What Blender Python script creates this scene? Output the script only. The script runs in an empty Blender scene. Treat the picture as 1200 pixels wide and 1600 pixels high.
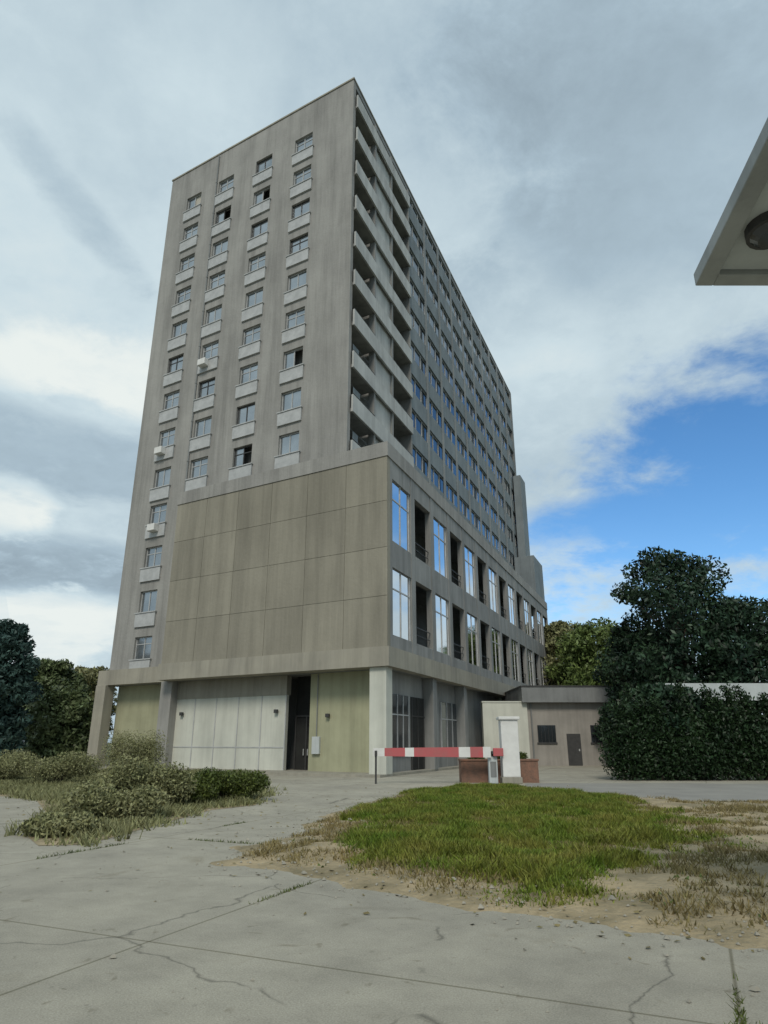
import bpy, bmesh, math, random
import numpy as np
from mathutils import Vector, Matrix
R = math.radians
S = bpy.context.scene
COL = S.collection
rng = np.random.default_rng(7)
random.seed(7)

# ------------------------------------------------------------------ camera
F_PX, HORIZON, EYE = 1050.0, 1160.0, 1.6
PITCH = math.atan((HORIZON - 800) / F_PX)
cam = bpy.data.cameras.new('camera')
cam.sensor_fit = 'HORIZONTAL'
cam.sensor_width = 36
cam.lens = F_PX / 1200 * 36
cam.clip_start, cam.clip_end = 0.1, 6000
camo = bpy.data.objects.new('camera', cam)
COL.objects.link(camo)
camo.location = (0, 0, EYE)
camo.rotation_euler = (math.pi / 2 + PITCH, 0, 0)
S.camera = camo


def ray(px, py):
    x = (px - 600) / F_PX
    y = -(py - 800) / F_PX
    c, s = math.cos(PITCH), math.sin(PITCH)
    return Vector((x, c - y * s, s + y * c))


def on_ground(px, py, z=0.0):
    r = ray(px, py)
    k = (z - EYE) / r.z
    return Vector((r.x * k, r.y * k, z))


def at_depth(px, py, Y):
    r = ray(px, py)
    k = Y / r.y
    return Vector((r.x * k, Y, EYE + r.z * k))


# ------------------------------------------------------------------ world + sun
SUN_EL, SUN_AZ = R(42), R(187)          # azimuth measured from +Y towards +X
W = bpy.data.worlds.new('World')
S.world = W
W.use_nodes = True
nt = W.node_tree
N, L = nt.nodes, nt.links
N.clear()


def nd(t, **k):
    n = N.new(t)
    for a, b in k.items():
        setattr(n, a, b)
    return n


wout = nd('ShaderNodeOutputWorld')
sky = nd('ShaderNodeTexSky', sky_type='NISHITA')
sky.sun_disc = False
sky.sun_elevation = SUN_EL
sky.sun_rotation = SUN_AZ
sky.air_density = 1.0
sky.dust_density = 0.2
sky.ozone_density = 2.5
bg_sky = nd('ShaderNodeBackground')
bg_sky.inputs[1].default_value = 0.11
hs = nd('ShaderNodeHueSaturation')
hs.inputs['Saturation'].default_value = 1.28
hs.inputs['Value'].default_value = 1.12
L.new(sky.outputs[0], hs.inputs['Color'])
L.new(hs.outputs[0], bg_sky.inputs[0])
tc = nd('ShaderNodeTexCoord')
# clouds lie on a flat layer: divide the direction by its height
sep = nd('ShaderNodeSeparateXYZ')
L.new(tc.outputs['Generated'], sep.inputs[0])


def mth(op, a, b=None, c=None, clamp=False):
    n = nd('ShaderNodeMath', operation=op)
    n.use_clamp = clamp
    for i, v in enumerate((a, b, c)):
        if v is None:
            continue
        if isinstance(v, (int, float)):
            n.inputs[i].default_value = v
        else:
            L.new(v, n.inputs[i])
    return n.outputs[0]


zc = mth('ADD', mth('MAXIMUM', sep.outputs[2], 0.0), 0.22)
comb = nd('ShaderNodeCombineXYZ')
L.new(mth('DIVIDE', sep.outputs[0], zc), comb.inputs[0])
L.new(mth('DIVIDE', sep.outputs[1], zc), comb.inputs[1])


def noise(scale, detail, rough, off):
    mp = nd('ShaderNodeMapping')
    mp.inputs['Location'].default_value = off
    L.new(comb.outputs[0], mp.inputs[0])
    n = nd('ShaderNodeTexNoise')
    n.inputs['Scale'].default_value = scale
    n.inputs['Detail'].default_value = detail
    n.inputs['Roughness'].default_value = rough
    n.inputs['Distortion'].default_value = 0.25
    L.new(mp.outputs[0], n.inputs['Vector'])
    return n.outputs[0]


n1 = noise(2.1, 8, 0.58, (3.1, 1.7, 0))
n2 = noise(0.9, 5, 0.5, (9.3, 4.1, 2))
n3 = noise(5.0, 9, 0.66, (1.3, 8.1, 4))
n4 = noise(13.0, 8, 0.65, (2.3, 5.1, 7))
nrm = nd('ShaderNodeVectorMath', operation='NORMALIZE')
L.new(tc.outputs['Generated'], nrm.inputs[0])


def dot(v):
    n = nd('ShaderNodeVectorMath', operation='DOT_PRODUCT')
    L.new(nrm.outputs[0], n.inputs[0])
    n.inputs[1].default_value = v
    return n.outputs['Value']


def mass(px, py, rx, ry, rot=0.0, soft=0.55, rag=1.5):
    """A cloud mass (or a break) of elliptical extent in a fixed direction of the sky, ragged by noise. 1 inside, 0 outside."""
    d = ray(px, py).normalized()
    rt = d.cross(Vector((0, 0, 1))).normalized()
    up = rt.cross(d)
    c, sn = math.cos(R(rot)), math.sin(R(rot))
    ax, ay = rt * c + up * sn, up * c - rt * sn
    k = 1050.0
    qx = mth('MULTIPLY', dot(ax), k / rx)
    qy = mth('MULTIPLY', dot(ay), k / ry)
    r2 = mth('ADD', mth('MULTIPLY', qx, qx), mth('MULTIPLY', qy, qy))
    r2 = mth('ADD', r2, mth('MULTIPLY', mth('SUBTRACT', n1, 0.5), 2.6 * rag))
    r2 = mth('ADD', r2, mth('MULTIPLY', mth('SUBTRACT', n3, 0.5), 1.6 * rag))
    m = nd('ShaderNodeMapRange')
    m.interpolation_type = 'SMOOTHSTEP'
    m.inputs[1].default_value = 1 + soft
    m.inputs[2].default_value = 1 - soft
    L.new(r2, m.inputs[0])
    return mth('MULTIPLY', m.outputs[0], mth('GREATER_THAN', dot(d), 0.0))


blue = mth('MAXIMUM', mass(1245, 715, 375, 185, 18, 0.85, 1.9), mass(1000, 800, 190, 52, 4, 0.85, 1.3))
cov = mth('SUBTRACT', 1.0, mth('MULTIPLY', blue, 0.97), clamp=True)
# brightness of the cloud layer: base + noise + the thick and the thin masses
lum = mth('ADD', 0.515, mth('MULTIPLY', mth('SUBTRACT', n2, 0.5), 0.34))
lum = mth('ADD', lum, mth('MULTIPLY', mth('SUBTRACT', n3, 0.5), 0.42))
lum = mth('ADD', lum, mth('MULTIPLY', mth('SUBTRACT', n4, 0.5), 0.14))
lum = mth('ADD', lum, mth('MULTIPLY', mth('SUBTRACT', n1, 0.5), 0.22))
for (px, py, rx, ry, rot, k) in (
        (120, 430, 300, 330, 0, 0.17), (150, 575, 150, 75, 0, 0.24), (95, 985, 120, 55, 0, 0.36), (0, 790, 60, 40, 0, 0.28),
        (50, 690, 260, 62, 0, -0.27), (80, 885, 200, 40, 0, -0.22), (115, 315, 160, 30, -38, -0.17),
        (1180, 130, 380, 230, -10, -0.13), (900, 890, 110, 70, 0, 0.16), (720, 480, 120, 260, 35, 0.10), (950, 560, 150, 80, 20, 0.06),
        (2400, 500, 900, 400, 0, 0.12)):
    lum = mth('ADD', lum, mth('MULTIPLY', mass(px, py, rx, ry, rot, 0.8, 2.2), k))
ramp = nd('ShaderNodeValToRGB')
e = ramp.color_ramp.elements
e[0].position, e[0].color = 0.10, (0.20, 0.26, 0.31, 1)
e[1].position, e[1].color = 0.95, (0.76, 0.81, 0.79, 1)
m = e.new(0.42)
m.color = (0.37, 0.475, 0.55, 1)
m = e.new(0.66)
m.color = (0.55, 0.66, 0.71, 1)
L.new(lum, ramp.inputs[0])
bg_cl = nd('ShaderNodeBackground')
bg_cl.inputs[1].default_value = 0.88
L.new(ramp.outputs[0], bg_cl.inputs[0])
mixw = nd('ShaderNodeMixShader')
L.new(cov, mixw.inputs[0])
L.new(bg_sky.outputs[0], mixw.inputs[1])
L.new(bg_cl.outputs[0], mixw.inputs[2])
L.new(mixw.outputs[0], wout.inputs[0])

sl = bpy.data.lights.new('sun', 'SUN')
sl.energy = 1.5
sl.angle = R(16)
sl.color = (1.0, 0.92, 0.80)
so = bpy.data.objects.new('sun', sl)
COL.objects.link(so)
to_sun = Vector((math.sin(SUN_AZ) * math.cos(SUN_EL), math.cos(SUN_AZ) * math.cos(SUN_EL), math.sin(SUN_EL)))
so.rotation_euler = to_sun.to_track_quat('Z', 'Y').to_euler()

vs = S.view_settings
vs.view_transform, vs.look, vs.exposure, vs.gamma = 'Standard', 'None', 0.3, 1.0

# ------------------------------------------------------------------ materials


def mat(name, c1, c2=None, scale=3.0, rough=0.85, detail=6, spec=0.3, bump=0.0, bscale=40.0, metal=0.0,
        streak=None, coords='Object', lo=0.35, hi=0.65, island=0.0, trans=0.0):
    m = bpy.data.materials.new(name)
    m.use_nodes = True
    t = m.node_tree
    b = t.nodes['Principled BSDF']
    b.inputs['Roughness'].default_value = rough
    b.inputs['Specular IOR Level'].default_value = spec
    b.inputs['Metallic'].default_value = metal
    if trans:
        b.inputs['Transmission Weight'].default_value = trans
    co = t.nodes.new('ShaderNodeTexCoord')
    if c2 is None:
        c2 = tuple(x * 0.85 for x in c1)
    n = t.nodes.new('ShaderNodeTexNoise')
    n.inputs['Scale'].default_value = scale
    n.inputs['Detail'].default_value = detail
    n.inputs['Roughness'].default_value = 0.62
    t.links.new(co.outputs[coords], n.inputs['Vector'])
    r = t.nodes.new('ShaderNodeValToRGB')
    r.color_ramp.elements[0].position, r.color_ramp.elements[0].color = lo, (*c1, 1)
    r.color_ramp.elements[1].position, r.color_ramp.elements[1].color = hi, (*c2, 1)
    t.links.new(n.outputs[0], r.inputs[0])
    out = r.outputs[0]
    if streak:                                            # rain streaks running down the wall
        mp = t.nodes.new('ShaderNodeMapping')
        mp.inputs['Scale'].default_value = (1, 1, 0.07)
        t.links.new(co.outputs[coords], mp.inputs[0])
        n2 = t.nodes.new('ShaderNodeTexNoise')
        n2.inputs['Scale'].default_value = 1.4
        n2.inputs['Detail'].default_value = 8
        n2.inputs['Roughness'].default_value = 0.7
        t.links.new(mp.outputs[0], n2.inputs['Vector'])
        r2 = t.nodes.new('ShaderNodeValToRGB')
        r2.color_ramp.elements[0].position, r2.color_ramp.elements[0].color = 0.42, (1, 1, 1, 1)
        r2.color_ramp.elements[1].position, r2.color_ramp.elements[1].color = 0.72, (streak, streak, streak, 1)
        t.links.new(n2.outputs[0], r2.inputs[0])
        mx = t.nodes.new('ShaderNodeMix')
        mx.data_type = 'RGBA'
        mx.blend_type = 'MULTIPLY'
        mx.inputs[0].default_value = 1
        t.links.new(out, mx.inputs[6])
        t.links.new(r2.outputs[0], mx.inputs[7])
        out = mx.outputs[2]
    if island:
        g = t.nodes.new('ShaderNodeNewGeometry')
        mr = t.nodes.new('ShaderNodeMapRange')
        mr.inputs[3].default_value = 1 - island
        mr.inputs[4].default_value = 1 + island
        t.links.new(g.outputs['Random Per Island'], mr.inputs[0])
        mx = t.nodes.new('ShaderNodeVectorMath')
        mx.operation = 'SCALE'
        t.links.new(out, mx.inputs[0])
        t.links.new(mr.outputs[0], mx.inputs['Scale'])
        out = mx.outputs[0]
    t.links.new(out, b.inputs['Base Color'])
    if bump:
        n3 = t.nodes.new('ShaderNodeTexNoise')
        n3.inputs['Scale'].default_value = bscale
        n3.inputs['Detail'].default_value = 8
        t.links.new(co.outputs[coords], n3.inputs['Vector'])
        bp = t.nodes.new('ShaderNodeBump')
        bp.inputs['Strength'].default_value = bump
        bp.inputs['Distance'].default_value = 0.05
        t.links.new(n3.outputs[0], bp.inputs['Height'])
        t.links.new(bp.outputs[0], b.inputs['Normal'])
    return m


def paving_material():
    """Worn pale concrete: broad tonal patches, fine aggregate, stains, wandering cracks and cast joints."""
    m = bpy.data.materials.new('worn_concrete_paving')
    m.use_nodes = True
    t = m.node_tree
    b = t.nodes['Principled BSDF']
    b.inputs['Roughness'].default_value = 0.9
    b.inputs['Specular IOR Level'].default_value = 0.2
    K = t.links.new
    co = t.nodes.new('ShaderNodeTexCoord')
    mp = t.nodes.new('ShaderNodeMapping')
    mp.inputs['Rotation'].default_value = (0, 0, R(24))
    K(co.outputs['Object'], mp.inputs[0])

    def nz(scale, det=6, rough=0.6, dist=0.0):
        n = t.nodes.new('ShaderNodeTexNoise')
        n.inputs['Scale'].default_value = scale
        n.inputs['Detail'].default_value = det
        n.inputs['Roughness'].default_value = rough
        n.inputs['Distortion'].default_value = dist
        K(mp.outputs[0], n.inputs['Vector'])
        return n.outputs[0]

    def rp(v, p0, c0, p1, c1):
        r = t.nodes.new('ShaderNodeValToRGB')
        r.color_ramp.elements[0].position, r.color_ramp.elements[0].color = p0, (*c0, 1)
        r.color_ramp.elements[1].position, r.color_ramp.elements[1].color = p1, (*c1, 1)
        K(v, r.inputs[0])
        return r.outputs[0]

    def mul(a, b_, f=1.0):
        x = t.nodes.new('ShaderNodeMix')
        x.data_type, x.blend_type = 'RGBA', 'MULTIPLY'
        x.inputs[0].default_value = f
        K(a, x.inputs[6])
        K(b_, x.inputs[7])
        return x.outputs[2]

    g = lambda v: (v, v, v)
    col = rp(nz(0.35, 7, 0.6, .4), .32, (0.445, 0.418, 0.34), .70, (0.33, 0.31, 0.258))
    col = mul(col, rp(nz(1.6, 9, 0.7), .40, g(1.0), .72, g(0.78)))
    col = mul(col, rp(nz(70, 3, 0.7), .35, g(1.08), .68, g(0.74)))
    col = mul(col, rp(nz(0.9, 4, 0.55, .8), .60, g(1.0), .74, (0.80, 0.78, 0.74)))
    wob = t.nodes.new('ShaderNodeVectorMath')
    wob.operation = 'MULTIPLY_ADD'
    n = t.nodes.new('ShaderNodeTexNoise')
    n.inputs['Scale'].default_value = 1.3
    n.inputs['Detail'].default_value = 6
    K(mp.outputs[0], n.inputs['Vector'])
    K(n.outputs['Color'], wob.inputs[0])
    wob.inputs[1].default_value = (.7, .7, 0)
    K(mp.outputs[0], wob.inputs[2])
    vo = t.nodes.new('ShaderNodeTexVoronoi')
    vo.feature = 'DISTANCE_TO_EDGE'
    vo.inputs['Scale'].default_value = 0.33
    K(wob.outputs[0], vo.inputs['Vector'])
    col = mul(col, rp(nz(2.6, 3, .5, 1.5), .66, g(1.0), .73, (0.72, 0.70, 0.66)))
    col = mul(col, rp(nz(14, 5, .75), .58, g(1.0), .70, g(0.80)))
    crack = rp(vo.outputs['Distance'], .0008, g(0.5), .005, g(1.0))
    brk = rp(nz(0.5, 3), .47, g(0.0), .53, g(1.0))         # cracks only in places
    mxs = t.nodes.new('ShaderNodeMix')
    mxs.data_type, mxs.blend_type = 'RGBA', 'LIGHTEN'
    mxs.inputs[0].default_value = 1
    K(crack, mxs.inputs[6])
    K(brk, mxs.inputs[7])
    col = mul(col, mxs.outputs[2])
    sp = t.nodes.new('ShaderNodeSeparateXYZ')
    K(mp.outputs[0], sp.inputs[0])
    for ax, per in ((0, 4.5), (1, 5.2)):
        a = t.nodes.new('ShaderNodeMath')
        a.operation = 'PINGPONG'
        a.inputs[1].default_value = per / 2
        K(sp.outputs[ax], a.inputs[0])
        col = mul(col, rp(a.outputs[0], .006, (0.55, 0.54, 0.48), .018, g(1.0)))
    K(col, b.inputs['Base Color'])
    bp = t.nodes.new('ShaderNodeBump')
    bp.inputs['Strength'].default_value = 0.5
    bp.inputs['Distance'].default_value = 0.02
    ad = t.nodes.new('ShaderNodeMath')
    ad.operation = 'ADD'
    K(nz(90, 4, .7), ad.inputs[0])
    K(nz(9, 5, .6), ad.inputs[1])
    K(ad.outputs[0], bp.inputs['Height'])
    K(bp.outputs[0], b.inputs['Normal'])
    return m


M = dict(
    conc=mat('weathered_concrete', (0.34, 0.335, 0.315), (0.28, 0.275, 0.26), 0.35, streak=0.66, bump=0.3, bscale=6),
    panel=mat('brownish_render', (0.295, 0.277, 0.225), (0.25, 0.235, 0.19), 0.22, streak=0.72, bump=0.3, bscale=5, island=.07),
    mirror=mat('reflective_glass', (0.80, 0.81, 0.83), (0.70, 0.71, 0.73), 0.4, rough=0.06, metal=1.0),
    tint=mat('tinted_glass', (0.16, 0.19, 0.21), (0.12, 0.14, 0.16), 0.25, rough=0.1, metal=0.85),
    spandrel=mat('blue_grey_spandrel', (0.24, 0.275, 0.29), (0.19, 0.22, 0.235), 0.4, streak=0.7),
    side=mat('grey_concrete', (0.30, 0.305, 0.295), (0.24, 0.245, 0.24), 0.4, streak=0.6),
    brick=mat('weathered_brick', (0.24, 0.13, 0.09), (0.16, 0.10, 0.075), 5, bump=.4, bscale=12),
    soffit=mat('grey_soffit', (0.52, 0.56, 0.56), (0.45, 0.48, 0.48), 0.8, streak=0.8),
    roof_edge=mat('mid_grey_concrete', (0.40, 0.42, 0.42), (0.32, 0.34, 0.34), 0.6, streak=0.7),
    parapet=mat('pale_grey_render', (0.52, 0.53, 0.51), (0.42, 0.43, 0.42), 0.5, streak=0.66),
    pane=mat('hazy_glass', (0.42, 0.45, 0.47), (0.28, 0.31, 0.33), 0.3, rough=0.12, metal=0.8),
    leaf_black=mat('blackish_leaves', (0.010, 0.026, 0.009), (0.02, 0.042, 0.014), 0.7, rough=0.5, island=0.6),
    curtain=mat('pale_curtain', (0.5, 0.48, 0.42), (0.4, 0.38, 0.33), 3),
    grey=mat('grey_paint', (0.24, 0.25, 0.25), (0.19, 0.2, 0.2), 0.5, streak=0.7),
    pale=mat('pale_paint', (0.60, 0.61, 0.54), (0.52, 0.53, 0.47), 0.6, streak=0.8),
    olive=mat('olive_paint', (0.40, 0.40, 0.27), (0.33, 0.33, 0.22), 0.6, streak=0.75),
    brown=mat('brown_render', (0.345, 0.325, 0.295), (0.28, 0.265, 0.24), 0.6, streak=0.75),
    band=mat('pale_band', (0.36, 0.34, 0.28), (0.30, 0.285, 0.24), 0.5, streak=0.7),
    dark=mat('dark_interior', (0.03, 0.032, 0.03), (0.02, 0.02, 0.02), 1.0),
    glass=mat('window_glass', (0.02, 0.025, 0.03), (0.03, 0.035, 0.04), 0.8, rough=0.06, spec=0.8),
    frame=mat('window_frame', (0.46, 0.47, 0.47), (0.36, 0.37, 0.37), 2.0, rough=0.5),
    metal=mat('dark_metal', (0.06, 0.06, 0.06), (0.045, 0.045, 0.045), 4, rough=0.5),
    white=mat('white_paint', (0.7, 0.7, 0.68), (0.6, 0.6, 0.58), 2, rough=0.55),
    red=mat('faded_red_paint', (0.46, 0.10, 0.11), (0.38, 0.12, 0.12), 2, rough=0.45),
    paving=paving_material(),
    road=mat('pale_asphalt', (0.28, 0.27, 0.24), (0.23, 0.22, 0.2), 0.6, bump=0.3, bscale=30),
    soil=mat('sandy_soil', (0.40, 0.32, 0.20), (0.19, 0.16, 0.095), 1.4, bump=0.9, bscale=14, detail=14),
    earth=mat('distant_ground', (0.10, 0.11, 0.05), (0.07, 0.075, 0.04), 0.3),
    grass=mat('grass_blades', (0.085, 0.145, 0.010), (0.185, 0.18, 0.035), 1.3, rough=0.7, island=0.5),
    dry=mat('dry_grass_blades', (0.23, 0.18, 0.08), (0.16, 0.14, 0.06), 0.8, rough=0.8, island=0.35),
    bark=mat('bark', (0.11, 0.09, 0.07), (0.06, 0.05, 0.04), 5, bump=0.5, bscale=20),
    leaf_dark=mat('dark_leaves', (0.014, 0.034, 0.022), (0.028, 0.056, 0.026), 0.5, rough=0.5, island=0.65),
    leaf_mid=mat('mid_leaves', (0.08, 0.115, 0.05), (0.11, 0.14, 0.06), 0.6, rough=0.55, island=0.45),
    leaf_olive=mat('olive_leaves', (0.155, 0.165, 0.072), (0.225, 0.225, 0.11), 1.6, rough=0.6, island=0.5),
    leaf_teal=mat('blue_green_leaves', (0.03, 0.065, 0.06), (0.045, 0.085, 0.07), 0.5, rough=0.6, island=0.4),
    leaf_green=mat('green_leaves', (0.05, 0.075, 0.014), (0.085, 0.105, 0.022), 0.6, rough=0.55, island=0.45),
    leaf_light=mat('light_leaves', (0.14, 0.19, 0.055), (0.09, 0.135, 0.04), 0.7, rough=0.55, island=0.4),
)

# ------------------------------------------------------------------ helpers


class MB:
    """Collects boxes, tubes and quads; build() links them as ONE mesh object."""

    def __init__(self, fr=None):
        self.v, self.f = [], []
        self.fr = fr or (lambda a, b, c: Vector((a, b, c)))

    def raw(self, vs, fs):
        k = len(self.v)
        self.v += [Vector(x) for x in vs]
        self.f += [tuple(i + k for i in f) for f in fs]

    def box(self, a0, a1, b0, b1, c0, c1):
        p = [self.fr(a, b, c) for c in (c0, c1) for (a, b) in ((a0, b0), (a1, b0), (a1, b1), (a0, b1))]
        self.raw(p, [(0, 3, 2, 1), (4, 5, 6, 7), (0, 1, 5, 4), (1, 2, 6, 5), (2, 3, 7, 6), (3, 0, 4, 7)])

    def tube(self, pts, radii, n=8, caps=True):
        pts = [Vector(p) for p in pts]
        if isinstance(radii, (int, float)):
            radii = [radii] * len(pts)
        rings = []
        for i, p in enumerate(pts):
            d = (pts[min(i + 1, len(pts) - 1)] - pts[max(i - 1, 0)]).normalized()
            x = d.orthogonal().normalized() if abs(d.z) < 0.9 else (Vector((1, 0, 0)) - d * d.x).normalized()
            y = d.cross(x)
            rings.append([p + (x * math.cos(t) + y * math.sin(t)) * radii[i] for t in [2 * math.pi * j / n for j in range(n)]])
        vs = [q for r in rings for q in r]
        fs = [(i * n + j, i * n + (j + 1) % n, (i + 1) * n + (j + 1) % n, (i + 1) * n + j) for i in range(len(pts) - 1) for j in range(n)]
        if caps:
            fs += [tuple(range(n - 1, -1, -1)), tuple((len(pts) - 1) * n + j for j in range(n))]
        self.raw(vs, fs)

    def build(self, name, m, parent=None, smooth=False, bevel=0.0):
        me = bpy.data.meshes.new(name)
        off = parent_loc(parent) if parent else Vector((0, 0, 0))
        me.from_pydata([tuple(q - off) for q in self.v], [], self.f)
        me.materials.append(M[m] if isinstance(m, str) else m)
        bm = bmesh.new()
        bm.from_mesh(me)
        bmesh.ops.recalc_face_normals(bm, faces=bm.faces)
        bm.to_mesh(me)
        bm.free()
        if smooth:
            me.shade_smooth()
        o = bpy.data.objects.new(name, me)
        COL.objects.link(o)
        if parent:
            o.parent = parent
        if bevel:
            b = o.modifiers.new('edge', 'BEVEL')
            b.width = bevel
            b.segments = 2
            b.limit_method = 'ANGLE'
        return o


def parent_loc(o):
    v = Vector((0, 0, 0))
    while o is not None:
        v = v + o.location
        o = o.parent
    return v


def tag(o, label=None, cat=None, group=None, kind=None):
    for k, x in (('label', label), ('category', cat), ('group', group), ('kind', kind)):
        if x:
            o[k] = x
    return o


def empty(name, loc, label, cat, group=None):
    o = bpy.data.objects.new(name, None)
    o.empty_display_size = 0.3
    COL.objects.link(o)
    o.location = loc
    return tag(o, label, cat, group)


def sheet(name, pts, m, z, kind='structure'):
    mb = MB()
    mb.raw([(p[0], p[1], z) for p in pts], [tuple(range(len(pts)))])
    o = mb.build(name, m)
    return tag(o, kind=kind)


def copy_tree(o, parent=None):
    c = o.copy()
    COL.objects.link(c)
    if parent:
        c.parent = parent
    for ch in list(o.children):
        copy_tree(ch, c)
    return c


def quads_object(name, P, m, parent=None):
    """P: (n,4,3) array of quads -> one mesh."""
    n = len(P)
    me = bpy.data.meshes.new(name)
    off = np.array(parent_loc(parent)) if parent else np.zeros(3)
    me.vertices.add(n * 4)
    me.vertices.foreach_set('co', (P - off).reshape(-1).astype(np.float32))
    me.loops.add(n * 4)
    me.loops.foreach_set('vertex_index', np.arange(n * 4, dtype=np.int32))
    me.polygons.add(n)
    me.polygons.foreach_set('loop_start', np.arange(0, n * 4, 4, dtype=np.int32))
    me.materials.append(M[m])
    me.update(calc_edges=True)
    o = bpy.data.objects.new(name, me)
    COL.objects.link(o)
    if parent:
        o.parent = parent
    return o


def leaf_quads(centres, size, var=0.4, droop=0.0):
    n = len(centres)
    a = rng.normal(size=(n, 3))
    a[:, 2] -= droop
    a /= np.linalg.norm(a, axis=1)[:, None]
    b = rng.normal(size=(n, 3))
    b -= a * (a * b).sum(1)[:, None]
    b /= np.linalg.norm(b, axis=1)[:, None]
    s = size * (1 + var * rng.uniform(-1, 1, n))[:, None]
    c = centres
    return np.stack([c - a * s, c + b * s * 0.42, c + a * s, c - b * s * 0.42], axis=1)


def blob_points(n, c, r, shell=0.55):
    d = rng.normal(size=(n, 3))
    d /= np.linalg.norm(d, axis=1)[:, None]
    k = shell + (1 - shell) * rng.uniform(0, 1, n) ** 0.7
    return np.array(c) + d * k[:, None] * np.array(r)


def tree(name, base, height, spread, label, leaf='leaf_dark', n_leaf=9000, leaf_size=0.22, trunk_r=0.25, crown_from=0.3,
         clumps=26, group=None, shape='round', cat='tree'):
    root = empty(name, base, label, cat, group)
    B = Vector(base)
    t = MB()
    top = B + Vector((rng.uniform(-.3, .3), rng.uniform(-.3, .3), height * 0.86))
    pts = [B - Vector((0, 0, 0.15)), B.lerp(top, .33) + Vector((rng.uniform(-.2, .2), 0, 0)), B.lerp(top, .66), top]
    t.tube(pts, [trunk_r * 1.25, trunk_r, trunk_r * .6, trunk_r * .2], 9)
    cents, rads = [], []
    for i in range(clumps):
        h = crown_from + (1 - crown_from) * (i + 0.5) / clumps
        f = (h - crown_from) / (1 - crown_from)
        if shape == 'round':
            w = math.sqrt(max(0.03, 1 - (2 * f - 0.85) ** 2 / 1.4))
        elif shape == 'dome':
            w = 1.0 if f < .7 else math.sqrt(max(.12, 1 - ((f - .7) / .34) ** 2))
        elif shape == 'cone':
            w = (1 - f) ** 0.75 * 0.95 + 0.08
        else:
            w = 1.0
        ang = i * 2.4 + rng.uniform(-.4, .4)
        rr = spread * w * rng.uniform(0.35, 0.85)
        c = B + Vector((math.cos(ang) * rr, math.sin(ang) * rr, height * h * rng.uniform(.94, 1.0)))
        cents.append(c)
        cr = spread * rng.uniform(0.28, 0.46) * (0.55 + 0.45 * w)
        rads.append((cr, cr, cr * rng.uniform(.6, .85)))
        s = B.lerp(top, max(0.15, h * 0.72))
        t.tube([s, s.lerp(c, .5) + Vector((0, 0, .1)), c], [trunk_r * .35, trunk_r * .2, trunk_r * .06], 5, caps=False)
    t.build('trunk', 'bark', root, smooth=True)
    per = n_leaf // clumps
    P = np.concatenate([blob_points(per, c, r, 0.3) for c, r in zip(cents, rads)])
    quads_object('crown', leaf_quads(P, leaf_size, droop=0.3), leaf, root)
    return root


def shrub(name, base, w, h, label, leaf, n=2600, size=0.09, group=None, cat='shrub'):
    root = empty(name, base, label, cat, group)
    B = Vector(base)
    s = MB()
    P = []
    k = 9
    for i in range(k):
        a = i * 2.4
        c = B + Vector((math.cos(a) * w * rng.uniform(.2, .75), math.sin(a) * w * 0.6 * rng.uniform(.2, .8), h * rng.uniform(.3, .72)))
        s.tube([B - Vector((0, 0, .05)), B.lerp(c, .5) + Vector((0, 0, .1 * h)), c], [.03, .022, .008], 5)
        P.append(blob_points(n // k, c, (w * .42, w * .36, h * .34), 0.1))
    P = np.concatenate(P)
    P = P[P[:, 2] > 0.02]
    s.build('stem', 'bark', root, smooth=True)
    quads_object('foliage', leaf_quads(P, size), leaf, root)
    return root


# ------------------------------------------------------------------ ground
G = lambda *p: [on_ground(*q) for q in p]
o = sheet('ground', [(-1500, -300), (1500, -300), (1500, 3500), (-1500, 3500)], 'earth', -0.012)
o = sheet('forecourt_paving', [(-60, -8), (30, -8), (30, 8), (34, 30), (34, 60), (-60, 60)], 'paving', 0.0)
isl = [on_ground(*q) for q in ((345, 1345), (440, 1305), (530, 1268), (640, 1238), (760, 1228), (900, 1240), (1060, 1252), (1330, 1262),
                               (1500, 1420), (1330, 1520), (1200, 1492), (950, 1456), (780, 1428), (580, 1388), (430, 1362))]

road = [on_ground(*q) for q in ((820, 1236), (1060, 1250), (1500, 1262), (1500, 1228), (1060, 1224), (820, 1224))]
sheet('service_road', road, 'road', 0.004)


def in_poly(X, Y, poly):
    ins = np.zeros(len(X), bool)
    j = len(poly) - 1
    for i in range(len(poly)):
        xi, yi, xj, yj = poly[i][0], poly[i][1], poly[j][0], poly[j][1]
        hit = ((yi > Y) != (yj > Y)) & (X < (xj - xi) * (Y - yi) / (yj - yi + 1e-12) + xi)
        ins ^= hit
        j = i
    return ins


def vnoise(X, Y, s, seed):
    r = np.random.default_rng(seed)
    T = r.uniform(0, 1, (64, 64))
    x, y = X / s, Y / s
    xi, yi = np.floor(x).astype(int), np.floor(y).astype(int)
    fx, fy = x - xi, y - yi
    fx, fy = fx * fx * (3 - 2 * fx), fy * fy * (3 - 2 * fy)
    g = lambda i, j: T[i % 64, j % 64]
    return (g(xi, yi) * (1 - fx) + g(xi + 1, yi) * fx) * (1 - fy) + (g(xi, yi + 1) * (1 - fx) + g(xi + 1, yi + 1) * fx) * fy


def edge_dist(X, Y, poly):
    """Signed distance to a polygon's outline, positive inside."""
    D = np.full(X.shape, 1e9)
    for i in range(len(poly)):
        ax, ay = poly[i - 1][0], poly[i - 1][1]
        bx, by = poly[i][0], poly[i][1]
        ex, ey = bx - ax, by - ay
        q = np.clip(((X - ax) * ex + (Y - ay) * ey) / (ex * ex + ey * ey), 0, 1)
        D = np.minimum(D, np.hypot(X - ax - q * ex, Y - ay - q * ey))
    return np.where(in_poly(X.ravel(), Y.ravel(), poly).reshape(X.shape), D, -D)


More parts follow.
